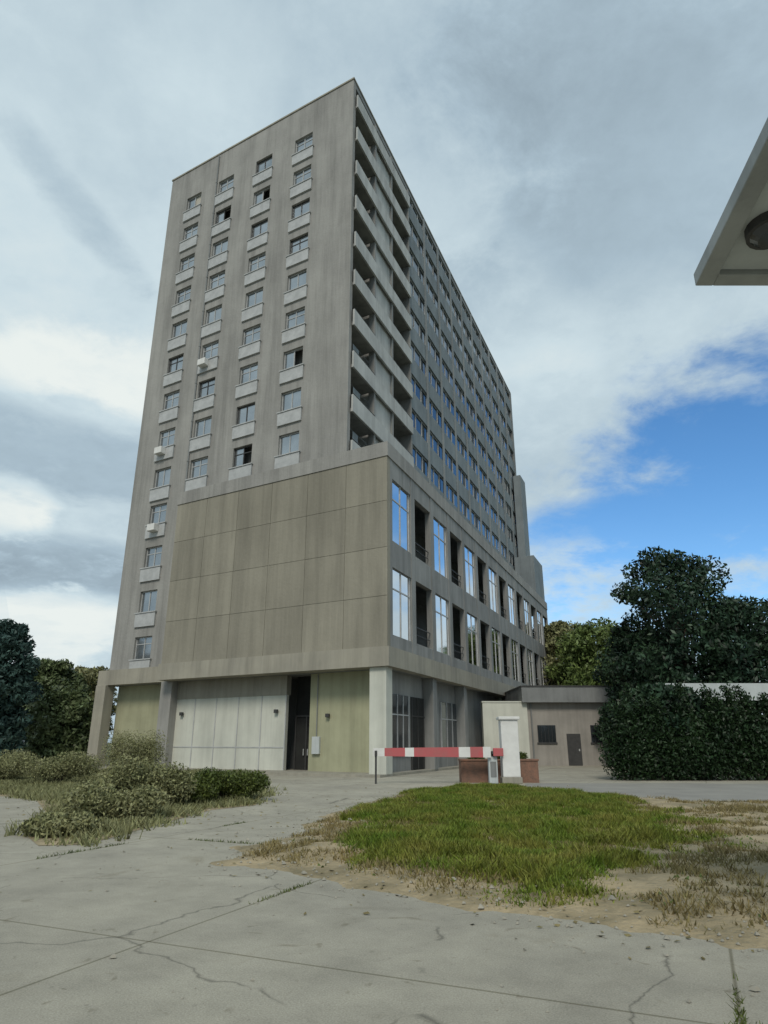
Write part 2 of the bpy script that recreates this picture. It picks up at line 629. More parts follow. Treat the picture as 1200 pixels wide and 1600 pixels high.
def verge_h(X, Y):
    d = edge_dist(X, Y, isl) + (vnoise(X, Y, 0.8, 21) - .5) * 0.7 + (vnoise(X, Y, 0.22, 22) - .5) * 0.25
    q = np.clip(d / 1.6, -0.12, 1)
    h = 0.13 * np.sign(q) * np.abs(q) ** 0.8 + 0.05 * (vnoise(X, Y, .5, 23) - .5) * np.clip(d, 0, 1) + 0.03 * (vnoise(X, Y, .13, 24) - .5) * np.clip(d * 2, 0, 1)
    return h


gx_ = np.arange(-5, 20.01, 0.09)
gy_ = np.arange(6.0, 32.01, 0.09)
GX, GY = np.meshgrid(gx_, gy_)
GH = verge_h(GX, GY)
nx, ny = len(gx_), len(gy_)
idx = np.arange(nx * ny).reshape(ny, nx)
fq = np.stack([idx[:-1, :-1], idx[:-1, 1:], idx[1:, 1:], idx[1:, :-1]], -1).reshape(-1, 4)
fq = fq[(GH.ravel()[fq] > -0.004).any(1)]
mb = MB()
used, inv = np.unique(fq, return_inverse=True)
mb.v = [Vector((a, b, c)) for a, b, c in zip(GX.ravel()[used], GY.ravel()[used], GH.ravel()[used])]
mb.f = [tuple(r) for r in inv.reshape(-1, 4).tolist()]
tag(mb.build('soil_verge', 'soil', smooth=True), kind='structure')


def blades(name, poly, n, h, m, keep, label, size=1.0):
    xs = [p[0] for p in poly]
    ys = [p[1] for p in poly]
    X = rng.uniform(max(min(xs), -4), min(max(xs), 19), n)
    Y = rng.uniform(min(ys), max(ys), n)
    p = keep(X, Y)
    k = rng.uniform(0, 1, n) < p
    X, Y, p = X[k], Y[k], p[k]
    n = len(X)
    Z = verge_h(X, Y) - 0.01
    a = rng.uniform(0, 2 * np.pi, n)
    H = h * rng.uniform(.35, 1.25, n) * (0.45 + 0.75 * np.clip(p, 0, 1)) * (0.6 + 0.9 * vnoise(X, Y, .45, 31))
    w = 0.009 * rng.uniform(.6, 1.6, n) * size
    lean = rng.normal(0, .55, (n, 2)) * H[:, None]
    dx, dy = np.cos(a) * w, np.sin(a) * w
    P = np.zeros((n, 4, 3))
    P[:, 0] = np.stack([X - dx, Y - dy, Z], 1)
    P[:, 1] = np.stack([X + dx, Y + dy, Z], 1)
    P[:, 2] = np.stack([X + dx * .25 + lean[:, 0], Y + dy * .25 + lean[:, 1], Z + H], 1)
    P[:, 3] = np.stack([X - dx * .25 + lean[:, 0], Y - dy * .25 + lean[:, 1], Z + H], 1)
    return tag(quads_object(name, P, m), label, 'grass', kind='stuff')


lawn = [on_ground(*q) for q in ((515, 1320), (560, 1270), (650, 1240), (760, 1230), (900, 1242), (985, 1256), (1050, 1296), (1055, 1335), (1000, 1385),
                                (920, 1424), (820, 1400), (650, 1378), (560, 1362))]


def ss(a, b, x):
    q = np.clip((x - a) / (b - a), 0, 1)
    return q * q * (3 - 2 * q)


def lawn_p(X, Y):
    d = edge_dist(X, Y, lawn) + (vnoise(X, Y, 1.1, 41) - .5) * 1.6 + (vnoise(X, Y, .35, 42) - .5) * 0.8
    bare = ss(.54, .70, vnoise(X, Y, .9, 3) * .6 + vnoise(X, Y, .28, 4) * .4)
    return ss(-0.35, 0.9, d) * (1 - 0.85 * bare)


def dry_p(X, Y):
    d = edge_dist(X, Y, isl) + (vnoise(X, Y, .6, 43) - .5) * .5
    return ss(0, .5, d) * (1 - .45 * lawn_p(X, Y)) * ss(.45, .62, vnoise(X, Y, 0.7, 5) * .6 + vnoise(X, Y, .25, 6) * .4)


blades('lawn_grass', lawn, 430000, 0.10, 'grass', lawn_p, 'green tufted grass covering the middle of the verge')
blades('dry_grass', isl, 260000, 0.06, 'dry', dry_p, 'sparse dry straw-coloured grass along the sandy edge of the verge')
blades('weeds', isl, 60000, 0.05, 'leaf_light', lambda X, Y: ss(0.1, .6, edge_dist(X, Y, isl)) * ss(.62, .7, vnoise(X, Y, .5, 51)) * .7 * (.25 + .75 * lawn_p(X, Y)),
       'low broad-leaved weeds scattered over the verge', 2.6)


def litter(name, n, m, label, f):
    X = rng.uniform(-14, 14, n)
    Y = rng.uniform(3.5, 30, n)
    p = f(X, Y)
    k = rng.uniform(0, 1, n) < p
    X, Y = X[k], Y[k]
    Z = np.maximum(verge_h(X, Y), 0) + .012
    C = np.stack([X, Y, Z], 1)
    a = rng.uniform(0, 2 * np.pi, len(X))
    s = 0.035 * rng.uniform(.5, 1.4, len(X))
    ca, sa = np.cos(a) * s, np.sin(a) * s
    t1, t2 = rng.uniform(-.4, .4, (2, len(X))) * s
    P = np.stack([C + np.stack([ca, sa, t1], 1), C + np.stack([-sa * .5, ca * .5, t2], 1), C + np.stack([-ca, -sa, -t1 * .3], 1), C + np.stack([sa * .5, -ca * .5, -t2 * .3], 1)], 1)
    return tag(quads_object(name, P, m), label, 'leaf litter', kind='stuff')


litter('fallen_leaves', 9000, 'dry', 'small dry leaves lying on the paving near the verge and the shrubs',
       lambda X, Y: np.exp(-np.abs(edge_dist(X, Y, isl)) / .5) * .8 + .9 * np.exp(-((X + 7) ** 2 / 12 + (Y - 19) ** 2 / 20)) + .004)

def gravel(name, n, m, label, f):
    X, Y = rng.uniform(-6, 14, n), rng.uniform(5, 30, n)
    k = rng.uniform(0, 1, n) < f(X, Y)
    X, Y = X[k], Y[k]
    Z = np.maximum(verge_h(X, Y), 0)
    n = len(X)
    s = 0.014 * rng.lognormal(0, .5, n)
    a = rng.uniform(0, 6.28, n)
    c, sn = np.cos(a) * s, np.sin(a) * s
    O = np.stack([X, Y, Z + s * .2], 1)
    z0 = 0 * s
    ring = [np.stack([c, sn, z0], 1), np.stack([-sn * .8, c * .8, z0], 1), np.stack([-c, -sn, z0], 1), np.stack([sn * .7, -c * .7, z0], 1)]
    up = np.stack([c * .2, sn * .1, s * .6], 1)
    P = []
    for i in range(4):                                         # four facets rising to a blunt ridge
        P.append(np.stack([O + ring[i], O + ring[(i + 1) % 4], O + up + ring[(i + 1) % 4] * .35, O + up + ring[i] * .35], 1))
    P.append(np.stack([O + up + r * .35 for r in ring], 1))
    return tag(quads_object(name, np.concatenate(P), m), label, 'gravel', kind='stuff')


gravel('gravel', 60000, 'band', 'small stones scattered over the sandy edge of the verge and the paving beside it',
       lambda X, Y: np.clip(np.exp(-np.abs(edge_dist(X, Y, isl) - .3) / .45) * .55 + .004, 0, 1) * (1 - .8 * lawn_p(X, Y)))

# ------------------------------------------------------------------ the tower
P0 = Vector((-2.3, 37.9, 0))
A = Vector((-16.8, 9.9, 0))
LA = A.length
A.normalize()
B_ = Vector((20.7, 49.1, 0))
LB = B_.length
B_.normalize()
fr = lambda u, v, z: P0 + A * u + B_ * v + Vector((0, 0, z))

tower = empty('office_tower', fr(9, 26, 0), 'tall grey concrete slab tower with a blank lower wall and ground-floor piers', 'building')
TOP, FL, Z1 = 49.6, 3.2, 18.2
PT = 17.0                                                      # top of the lower block
floors = [Z1 + 0.2 + FL * i for i in range(10) if Z1 + FL * i < TOP - 1.5]
wcols = [(4.6, 1.7), (8.6, 1.7), (12.7, 1.7), (16.4, 1.7)]
WH = 1.55
rows = [z + 0.95 for z in floors if z + 0.95 + WH < TOP - .5]
lowrows = [6.9 + 3.2 * i for i in range(4)]


def end_wall(mb, u0, u1, cols, rows, zb, zt, v0=0.0, v1=0.4, wh=WH):
    edges = [u0]
    for c, w in cols:
        edges += [c - w / 2, c + w / 2]
    edges.append(u1)
    for i in range(0, len(edges) - 1, 2):
        mb.box(edges[i], edges[i + 1], v0, v1, zb, zt)
    for i in range(1, len(edges) - 1, 2):
        z = zb
        for r in rows:
            mb.box(edges[i], edges[i + 1], v0, v1, z, r)
            z = r + wh
        mb.box(edges[i], edges[i + 1], v0, v1, z, zt)


mb = MB(fr)
end_wall(mb, 0.0, LA, wcols, rows, Z1, TOP)
end_wall(mb, 13.2, LA, [wcols[3]], lowrows, 5.3, Z1)
mb.build('end_wall', 'conc', tower)
mb = MB(fr)
mb.box(-.06, LA + .06, -.07, .46, TOP, TOP + .14)
mb.box(-.06, .4, .46, LB, TOP, TOP + .14)
mb.build('coping', 'band', tower)
mb = MB(fr)
mb.box(2.4, LA, 0.95, LB, 5.3, TOP - 0.8)                     # body
mb.box(LA - .4, LA, 0.4, 0.95, 5.3, TOP)
mb.box(0.0, 2.4, 52.6, LB, 17.6, TOP)
mb.build('wall', 'side', tower)
mb = MB(fr)
mb.box(0.06, 2.39, 4.151, 7.249, 20.3, TOP - .6)               # solid bay between the corner balconies
mb.build('bay_wall', 'parapet', tower)
mb = MB(fr)
mb.box(0.0, 2.4, 0.4, 52.6, TOP - .5, TOP - .02)
mb.box(2.4, LA - .4, 0.4, LB, TOP - .8, TOP - .55)
mb.build('roof', 'grey', tower)
mb = MB(fr)
mb.box(7, 12, 8, 16, TOP - .55, TOP + 1.4)
mb.build('plant_room', 'conc', tower)
for u, v, h in ((1.2, 1.4, 2.6), (9.0, 9.0, 3.4)):
    mb = MB()
    p = fr(u, v, TOP - .5)
    mb.tube([p, p + Vector((0, 0, h))], [.04, .02], 6)
    mb.build('mast', 'metal', tower)

# end wall windows: sill panel, frame, pane and, in some, a curtain or an air conditioner
for ci, (c, w) in enumerate(wcols):
    for ri, z in enumerate((lowrows if c > 14 else []) + rows):
        v = 0.17
        b = MB(fr)
        b.box(c - w / 2 - .14, c + w / 2 + .14, -.13, -.003, z - .98, z - .05)
        b.box(c - w / 2 - .2, c + w / 2 + .2, -.19, -.002, z - .048, z + .02)
        wo = b.build('window', 'frame', tower)
        a = MB(fr)
        for q in (c - w / 2, c - .035, c + w / 2 - .07):
            a.box(q, q + .07, v, v + .09, z, z + WH)
        a.box(c - w / 2 + .07, c + w / 2 - .07, v + .003, v + .087, z, z + .07)
        a.box(c - w / 2 + .07, c + w / 2 - .07, v + .003, v + .087, z + WH - .07, z + WH)
        if rng.uniform() < .5:
            a.box(c - w / 2 + .07, c + w / 2 - .07, v + .004, v + .086, z + WH - .52, z + WH - .46)
        a.build('frame', 'frame' if rng.uniform() < .7 else 'metal', wo)
        p = MB(fr)
        p.box(c - w / 2 + .01, c + w / 2 - .01, v + .035, v + .055, z + .01, z + WH - .01)
        half = rng.uniform() < .12                           # a sash left open
        if half:
            p = MB(fr)
            p.box(c + .0, c + w / 2 - .01, v + .035, v + .055, z + .01, z + WH - .01)
        p.build('pane', 'pane', wo)
        if rng.uniform() < .38:
            k = MB(fr)
            k.box(c - w / 2 + .03, c + w / 2 * rng.uniform(-.2, .95), v + .10, v + .13, z + WH * rng.choice([.03, .03, .45, .6]), z + WH - .02)
            k.build('curtain', 'curtain', wo)
        if rng.uniform() < .2:
            x0 = c + rng.uniform(-.6, .0)
            k = MB(fr)
            k.box(x0, x0 + .75, -.62, -.135, z - .62, z - .12)
            k.build('air_conditioner', 'white', wo, bevel=.02)

# long side, by the corner: open balconies with pale parapets, a solid bay between them
for z in floors:
    for v0, v1 in ((0.402, 3.9), (7.5, 11.2)):
        if z < 20 and v0 > 5:
            continue
        mb = MB(fr)
        mb.box(-0.24, 2.39, v0 + .002, v1 - .002, z - .14, z + .1)
        bo = mb.build('balcony', 'side', tower)
        mb = MB(fr)
        mb.box(-0.26, -0.12, v0 - .1, v1 + (.13 if v0 > 5 else 3.46), z - .2, z + 1.0)
        mb.build('parapet', 'parapet', bo)
        mb = MB(fr)
        mb.tube([fr(-.18, v0 + .02, z + 1.14), fr(-.18, v1 - .02, z + 1.14)], .028, 6)
        for q in np.linspace(v0 + .1, v1 - .1, 4):
            mb.tube([fr(-.18, q, z + .98), fr(-.18, q, z + 1.14)], .02, 5)
        mb.build('railing', 'metal', bo)
        mb = MB(fr)
        d0 = v0 + .5 + rng.uniform(0, .6)
        mb.box(2.33, 2.397, d0, d0 + 1.6, z + .1, z + 2.35)
        mb.build('balcony_door', 'tint' if rng.uniform() < .75 else 'curtain', bo)
        if rng.uniform() < .3:
            mb = MB(fr)
            y = v0 + .4 + rng.uniform(0, 1)
            mb.tube([fr(.3, v0 + .05, z + 2.2), fr(.3, v1 - .05, z + 2.2)], .012, 5)
            mb.box(.29, .31, y, y + rng.uniform(.7, 1.3), z + 1.45, z + 2.2)
            mb.build('washing', rng.choice(['curtain', 'white', 'spandrel']), bo)
mb = MB(fr)
for a, b in ((3.9, 4.15), (7.25, 7.5), (11.2, 11.45)):
    mb.box(-0.115, .349, a, b, 20.31, TOP - .51)
mb.build('fin', 'side', tower)
mb = MB(fr)
mb.box(.349, 2.4, 11.2, 11.45, 20.31, TOP - .51)
mb.build('party_wall', 'side', tower)
# beyond: window bands between blue-grey spandrels, slim mullions
for i, z in enumerate(floors[1:]):
    zt = (z + FL - .75) if z + FL < TOP - 1 else TOP - .51
    mb = MB(fr)
    mb.box(-.02, .35, 11.45, 52.6, z - .75, z + .85)
    mb.build('spandrel', 'spandrel', tower)
    mb = MB(fr)
    mb.box(.16, .2, 11.45, 52.6, z + .85, zt)
    g = mb.build('window_band', 'tint', tower)
    mb = MB(fr)
    for q in np.arange(12.9, 52, 1.45):
        mb.box(.10, .24, q - .03, q + .03, z + .852, zt - .002)
    mb.box(.12, .22, 11.46, 52.59, z + .851, z + .91)
    mb.box(.12, .22, 11.46, 52.59, zt - .07, zt - .001)
    mb.build('window_grid', 'frame', g)
    mb = MB(fr)
    for q in np.arange(11.5, 51, 1.45):
        if rng.uniform() < .3:
            mb.box(.27, .3, q + .05, q + 1.38, z + .85 + rng.choice([.0, .6, .9]), zt)
    if mb.v:
        mb.build('blinds', 'curtain', g)
mb = MB(fr)
for k in range(1, 11):
    v = 11.45 + k * 4.115
    mb.box(-.2, -.023, v - .09, v + .09, 20.32, TOP - .3)
mb.build('pilasters', 'spandrel', tower)
mb = MB(fr)
mb.box(-.1, 2.39, 11.45, 52.6, 19.95, 20.3)                     # ceiling of the recess over the lower block
mb.build('soffit', 'grey', tower)
for k in range(6):
    v = 13 + k * 7.4
    mb = MB(fr)
    mb.box(.1, .6, v - .25, v + .25, PT, 19.948)
    mb.build('column', 'grey', tower)
# escape stair at the far end, lower than the roof
for u0, v0, v1, zt, nme in ((-1.2, 50.2, 53.3, 35.5, 'stair_shaft'), (-2.7, 47.5, 53.3, 23.5, 'stair_base')):
    mb = MB(fr)
    mb.box(u0, -.21, v0, v1, PT if nme == 'stair_base' else 23.5, zt)
    mb.build(nme, 'spandrel', tower)

# lower block, blank towards the forecourt
mb = MB(fr)
mb.box(-3.42, 13.2, -1.18, -0.8, 6.3, PT)
mb.box(12.8, 13.2, -0.8, -0.003, 6.3, PT)
cols_, rws = 6, 4                                              # rendered panels with shadow joints
for a in range(cols_):
    for b in range(rws):
        u0, u1 = -3.42 + a * 16.62 / cols_, -3.42 + (a + 1) * 16.62 / cols_
        z0, z1 = 6.3 + b * (PT - 6.3) / rws, 6.3 + (b + 1) * (PT - 6.3) / rws
        mb.box(u0 + .012, u1 - .012, -1.215, -1.181, z0 + .012, z1 - .012)
mb.build('blank_wall', 'panel', tower)
mb = MB(fr)
mb.box(-3.48, 13.26, -1.27, -.7, PT, PT + .88)
mb.box(-3.48, -2.92, -.7, 50.06, PT, PT + .88)
mb.build('coping', 'conc', tower)
mb = MB(fr)
mb.box(-2.92, 2.39, -0.7, 50, PT - .4, PT - .05)
mb.build('terrace', 'grey', tower)
mb = MB(fr)
mb.box(-3.57, 13.3, -1.35, -0.2, 5.3, 6.298)
mb.box(-3.57, -3.02, -0.2, 50.2, 5.3, 6.298)
mb.box(13.3, LA + .7, -.35, -.003, 5.3, 6.298)
mb.build('floor_band', 'band', tower)
mb = MB(fr)
bays, VL = 14, 50.8
for k in range(bays + 1):
    v = -0.8 + k * VL / bays
    mb.box(-3.42, -3.02, max(-0.79, v - .3), min(50, v + .35), 6.3, PT - .002)
for z0, z1 in ((6.3, 7.0), (10.7, 12.2), (15.9, PT - .004)):
    for k in range(bays):
        v = -0.8 + k * VL / bays
        mb.box(-3.4, -3.04, v + .35, v + VL / bays - .35, z0, z1)
mb.build('side_wall', 'side', tower)
for k in range(bays):
    v = -0.8 + k * VL / bays + .35
    v1 = v + VL / bays - .7
    for z0, z1 in ((7.0, 10.7), (12.2, 15.9)):
        if k % 2 == 0:
            a = MB(fr)
            a.box(-3.28, -3.25, v, v1, z0, z1)
            wo = a.build('window', 'mirror', tower)
            a = MB(fr)
            for q in (v, (v + v1) / 2 - .04, v1 - .08):
                a.box(-3.32, -3.22, q, q + .08, z0, z1)
            a.box(-3.315, -3.225, v + .08, v1 - .08, z0 + (z1 - z0) * .68, z0 + (z1 - z0) * .68 + .07)
            a.build('frame', 'frame', wo)
        else:
            a = MB(fr)
            a.tube([fr(-3.22, v, z0 + 1.0), fr(-3.22, v1, z0 + 1.0)], .035, 6)
            a.tube([fr(-3.22, v, z0 + .55), fr(-3.22, v1, z0 + .55)], .025, 6)
            a.build('railing', 'metal', tower)
mb = MB(fr)
mb.box(-0.2, 0.0, -0.78, 50, 6.3, PT - .41)
mb.build('inner_wall', 'grey', tower)
mb = MB(fr)
mb.box(-3.01, -0.21, -0.78, 50, 11.2, 11.6)
mb.build('floor_slab', 'grey', tower)
mb = MB(fr)
mb.box(-3.01, LA, -0.1, 52, 5.302, 5.5)
mb.build('ceiling', 'grey', tower)
p = [fr(13.6, -.08, 18.1), fr(13.6, -.08, 6.3)]
mb = MB()
mb.tube([fr(13.75, -.09, TOP - .2), fr(13.75, -.09, 6.3)], .06, 6)
for z in np.arange(8, 48, 3.2):
    mb.tube([fr(13.75, -.09, z), fr(13.75, -.09, z + .08)], .085, 6)
mb.build('downpipe', 'grey', tower)

# ground storey
mb = MB(fr)
mb.box(2.6, LA - .3, 2.6, 52, 0, 5.3)
mb.box(0.02, 2.6, 5, 52, 0, 5.3)
mb.build('ground_core', 'grey', tower)
pw = MB(fr)
pw.box(3.95, 13.0, 0.25, 0.5, 0, 4.2)
pw = pw.build('pale_wall', 'pale', tower)
mb = MB(fr)
for q in (3.95, 5.75, 7.55, 9.35, 11.15, 12.94):
    mb.box(q, q + .06, .22, .248, 0, 4.2)
mb.box(4.01, 12.94, .225, .247, 1.3, 1.36)
mb.build('battens', 'frame', pw)
mb = MB(fr)
mb.box(3.95, 13.0, 0.2, 0.7, 4.2, 5.3)
mb.build('lintel', 'band', tower)
mb = MB(fr)
mb.box(-2.55, 2.3, 0.3, 0.6, 0, 5.3)
mb.build('olive_wall', 'olive', tower)
mb = MB(fr)
mb.box(13.6, 19.3, 0.9, 1.2, 0, 5.3)
mb.build('back_wall', 'olive', tower)
mb = MB(fr)
mb.box(2.3, 3.95, 1.4, 1.5, 0, 5.3)
mb.build('doorway', 'dark', tower)
mb = MB(fr)
for q in (2.36, 3.12, 3.9):
    mb.box(q - .04, q + .04, 1.32, 1.39, 0, 3.0)
mb.box(2.32, 3.94, 1.33, 1.38, 3.0, 3.1)
mb.build('door_frame', 'metal', tower)
mb = MB(fr)
mb.box(-2.6, 0.0, 1.0, 49, 0, 5.3)
mb.build('ground_wall', 'side', tower)
for v0, v1, m, nme in ((1.0, 3.6, 'tint', 'window'), (4.1, 7.0, 'dark', 'doorway'), (9.5, 13, 'tint', 'window')):
    mb = MB(fr)
    mb.box(-2.66, -2.603, v0, v1, 0.05 if m == 'dark' else .9, 4.1)
    wo = mb.build(nme, m, tower)
    mb = MB(fr)
    for q in np.linspace(v0, v1, 4):
        mb.box(-2.70, -2.601, q - .04, q + .04, 0.05 if m == 'dark' else .9, 4.1)
    mb.box(-2.697, -2.602, v0, v1, 3.0, 3.07)
    mb.build('frame', 'frame' if m == 'tint' else 'metal', wo)
for u, v, m in ((-2.8, -.7, 'pale'), (19.6, -.1, 'band'), (13.3, 0.0, 'conc')):
    mb = MB(fr)
    mb.box(u - .5, u + .5, v - .42, v + .42, 0, 5.298)
    mb.build('pier', m, tower, bevel=.02)
for k in range(1, 8):
    if k in (3, 4):
        continue
    mb = MB(fr)
    mb.box(-3.3, -2.602, k * 6.6 - .35, k * 6.6 + .35, 0, 5.298)
    mb.build('pier', 'side', tower, bevel=.02)
for u, v, z in ((1.0, .2, 2.9), (4.6, .15, 3.2), (12.2, .15, 3.2)):
    mb = MB(fr)
    mb.box(u - .12, u + .12, v - .14, v + .04, z, z + .2)
    mb.build('wall_lamp', 'metal', tower, bevel=.02)
mb = MB(fr)
mb.box(1.5, 2.0, .12, .298, 1.0, 1.9)
mt = mb.build('meter_box', 'soffit', tower, bevel=.01)
mb = MB()
mb.tube([fr(1.75, .22, 1.9), fr(1.75, .22, 5.25)], .03, 6)
mb.build('conduit', 'grey', mt)
mb = MB(fr)
mb.box(2.95, 3.0, 1.28, 1.318, .9, 1.25)
mb.box(3.24, 3.29, 1.28, 1.318, .9, 1.25)
mb.build('door_handles', 'frame', tower)
mb = MB(fr)
mb.box(-3.3, LA + .8, -1.9, 50, -.1, .12)
mb.build('plinth', 'band', tower)

# ------------------------------------------------------------------ annex on the right
annex = empty('annex', (14, 54, 0), 'low brown single-storey annex with flat grey roof beside the tower', 'building')
mb = MB()
mb.box(10.6, 17.2, 52, 60, 0, 4.4)
mb.build('wall', 'brown', annex)
mb = MB()
mb.box(7.3, 10.6, 51.8, 52.6, 0, 4.4)
mb.box(7.25, 10.65, 51.75, 52.65, 4.4, 4.5)
mb.build('pale_wall', 'pale', annex)
mb = MB()
mb.box(10.2, 17.8, 51.4, 60.4, 4.4, 5.5)
mb.build('roof', 'grey', annex)
mb = MB()
mb.box(10.15, 17.85, 51.35, 60.45, 5.5, 5.6)
mb.build('roof_edge', 'metal', annex)
for x in (11.3, 15.2):
    mb = MB()
    mb.box(x, x + 1.3, 51.95, 51.997, 1.6, 2.8)
    wo = mb.build('window', 'tint', annex)
    mb = MB()
    for q in np.arange(x, x + 1.31, .26):
        mb.tube([(q, 51.92, 1.6), (q, 51.92, 2.8)], .015, 5)
    mb.box(x - .08, x + 1.38, 51.9, 51.99, 1.5, 1.6)
    mb.build('bars', 'metal', wo)
mb = MB()
mb.box(13.4, 14.4, 51.94, 51.996, 0, 2.2)
dr = mb.build('door', 'metal', annex)
mb = MB()
mb.box(14.2, 14.28, 51.9, 51.939, 1.0, 1.15)
mb.build('handle', 'frame', dr)
mb = MB()
mb.tube([(10.9, 51.9, 0), (10.9, 51.9, 4.4)], .05, 6)
mb.build('downpipe', 'grey', annex)

# ------------------------------------------------------------------ gate pillar, planter and barrier arm
gb = on_ground(799, 1224)
pil = empty('gate_pillar', gb, 'white rendered gate pillar with a cap, standing by the barrier arm', 'pillar')
mb = MB()
mb.box(gb.x - .36, gb.x + .36, gb.y - .3, gb.y + .3, .25, 2.5)
mb.build('shaft', 'white', pil, bevel=.025)
mb = MB()
mb.box(gb.x - .41, gb.x + .41, gb.y - .35, gb.y + .35, 0, .25)
mb.build('base', 'band', pil, bevel=.02)
mb = MB()
mb.box(gb.x - .44, gb.x + .44, gb.y - .38, gb.y + .38, 2.5, 2.63)
mb.build('cap', 'white', pil, bevel=.03)

pl = empty('brick_planter', (gb.x, gb.y + .75, 0), 'low weathered brick planter behind the white gate pillar', 'planter')
x0, x1, y0, y1 = gb.x - 2.0, gb.x + 1.25, gb.y + .42, gb.y + 1.35
mb = MB()
for q in ((x0, x1, y0, y0 + .2), (x0, x1, y1 - .2, y1), (x0, x0 + .2, y0 + .2, y1 - .2), (x1 - .2, x1, y0 + .2, y1 - .2)):
    mb.box(*q, 0, .86)
mb.build('wall', 'brick', pl)
mb = MB()
for q in ((x0 - .04, x1 + .04, y0 - .04, y0 + .24), (x0 - .04, x1 + .04, y1 - .24, y1 + .04), (x0 - .04, x0 + .24, y0 + .24, y1 - .24), (x1 - .24, x1 + .04, y0 + .24, y1 - .24)):
    mb.box(*q, .86, .93)
mb.build('coping', 'brick', pl, bevel=.01)
mb = MB()
mb.box(x0 + .2, x1 - .2, y0 + .2, y1 - .2, 0, .76)
mb.build('earth', 'soil', pl)

by = gb.y - .1
gate = empty('barrier_arm', (gb.x - .7, by, 0), 'lowered red and white striped barrier arm on a grey cabinet left of the white pillar', 'barrier')
cx = gb.x - .75
mb = MB()
mb.box(cx - .18, cx + .18, by - .16, by + .16, 0, 1.05)
cb = mb.build('cabinet', 'soffit', gate, bevel=.03)
mb = MB()
mb.box(cx - .12, cx + .12, by - .175, by - .162, .25, .85)
mb.build('hatch', 'grey', cb)
mb = MB()
mb.tube([(cx, by - .32, 1.2), (cx, by + .12, 1.2)], .06, 10)
mb.box(cx - .07, cx + .07, by - .1, by + .1, 1.04, 1.24)
mb.build('pivot', 'metal', gate)
px_m = (gb.x - on_ground(699, 1224).x) / 100.0                 # metres per photo pixel at the arm
x = cx - .1
cuts = [0, 12, 32, 50, 120, 134, 166, 184]
for k in range(len(cuts) - 1):
    mb = MB()
    a, b = x - cuts[k] * px_m, x - cuts[k + 1] * px_m
    h0, h1 = .21 - .0003 * cuts[k], .21 - .0003 * cuts[k + 1]
    z = 1.22
    mb.raw([(a, by - .31, z - h0), (a, by - .25, z - h0), (a, by - .25, z + h0), (a, by - .31, z + h0),
            (b, by - .31, z - h1), (b, by - .25, z - h1), (b, by - .25, z + h1), (b, by - .31, z + h1)],
           [(0, 1, 2, 3), (7, 6, 5, 4), (0, 4, 5, 1), (1, 5, 6, 2), (2, 6, 7, 3), (3, 7, 4, 0)])
    mb.build('stripe', 'red' if k % 2 else 'white', gate)
L_ = cuts[-1] * px_m
mb = MB()
mb.box(cx + .0, cx + .42, by - .33, by - .21, 1.06, 1.38)
mb.build('counterweight', 'red', gate, bevel=.02)
xe = x - L_ + .12
rest = empty('arm_rest', (xe, by - .28, 0), 'slim grey forked post under the free end of the barrier arm', 'post')
mb = MB()
mb.tube([(xe, by - .28, 0), (xe, by - .28, 1.05)], .04, 8)
mb.build('post', 'metal', rest)
mb = MB()
mb.box(xe - .05, xe + .05, by - .36, by - .2, 1.05, 1.1)
mb.box(xe - .05, xe + .05, by - .37, by - .33, 1.1, 1.28)
mb.box(xe - .05, xe + .05, by - .23, by - .19, 1.1, 1.28)
mb.build('fork', 'metal', rest)

# ------------------------------------------------------------------ carport among the trees on the right
cp = empty('carport', (19.5, 35.5, 0), 'open carport with a pale flat metal roof among the dark trees on the right', 'carport')
Yc = 35.5
xl, xr = at_depth(1040, 1070, Yc).x, at_depth(1040, 1070, Yc).x + 9.5
zr = at_depth(1052, 1085, Yc).z
mb = MB()
mb.box(xl, xr, Yc, Yc + 5, zr, zr + .16)
mb.build('roof', 'soffit', cp)
mb = MB()
mb.box(xl - .03, xr + .03, Yc - .06, Yc - .002, zr - .3, zr + .55)
mb.build('fascia', 'soffit', cp)
for q in (xl + .3, xl + 4.4, xr - .4):
    for yy in (Yc + .3, Yc + 4.6):
        mb = MB()
        mb.tube([(q, yy, 0), (q, yy, zr)], .07, 8)
        mb.build('post', 'metal', cp)

# ------------------------------------------------------------------ porch roof overhead on the right
c0 = ray(1085, 440)
ZC = 5.6
c0 = Vector((c0.x, c0.y, 0)) * ((ZC - EYE) / c0.z)
ed = Vector((-0.125, -1, 0)).normalized()
por = empty('porch_roof', (c0.x + 3.2, c0.y - .6, 0), 'flat grey concrete porch roof jutting in overhead at the right edge of the photo', 'canopy')


def pf(a, b, z):
    return Vector((c0.x + a, c0.y, 0)) + ed * b + Vector((0, 0, z))


mb = MB(pf)
mb.box(.17, 7, .17, 3.4, ZC, ZC + .07)
mb.build('slab', 'soffit', por)
mb = MB(pf)
mb.box(0, .16, 0, 3.4, ZC - .05, ZC + .08)
mb.box(.16, 7, 0, .16, ZC - .05, ZC + .08)
mb.build('fascia', 'roof_edge', por, bevel=.01)
for q in (3.2, 6.4):
    mb = MB(pf)
    mb.box(q, q + .3, 2.6, 2.9, 0, ZC - .002)
    mb.build('column', 'pale', por, bevel=.02)
r = ray(1205, 352)
k = (ZC - EYE) / r.z
lamp = empty('ceiling_lamp', (r.x * k, r.y * k, ZC - .14), 'small dark round lamp under the porch roof', 'lamp')
mb = MB()
q = Vector((r.x * k, r.y * k, ZC))
mb.tube([q + Vector((0, 0, -.002)), q + Vector((0, 0, -.08))], [.2, .2], 18)
mb.build('housing', 'metal', lamp)
mb = MB()
mb.tube([q + Vector((0, 0, -.081)), q + Vector((0, 0, -.13))], [.17, .12], 18)
mb.build('diffuser', 'glass', lamp, smooth=False)

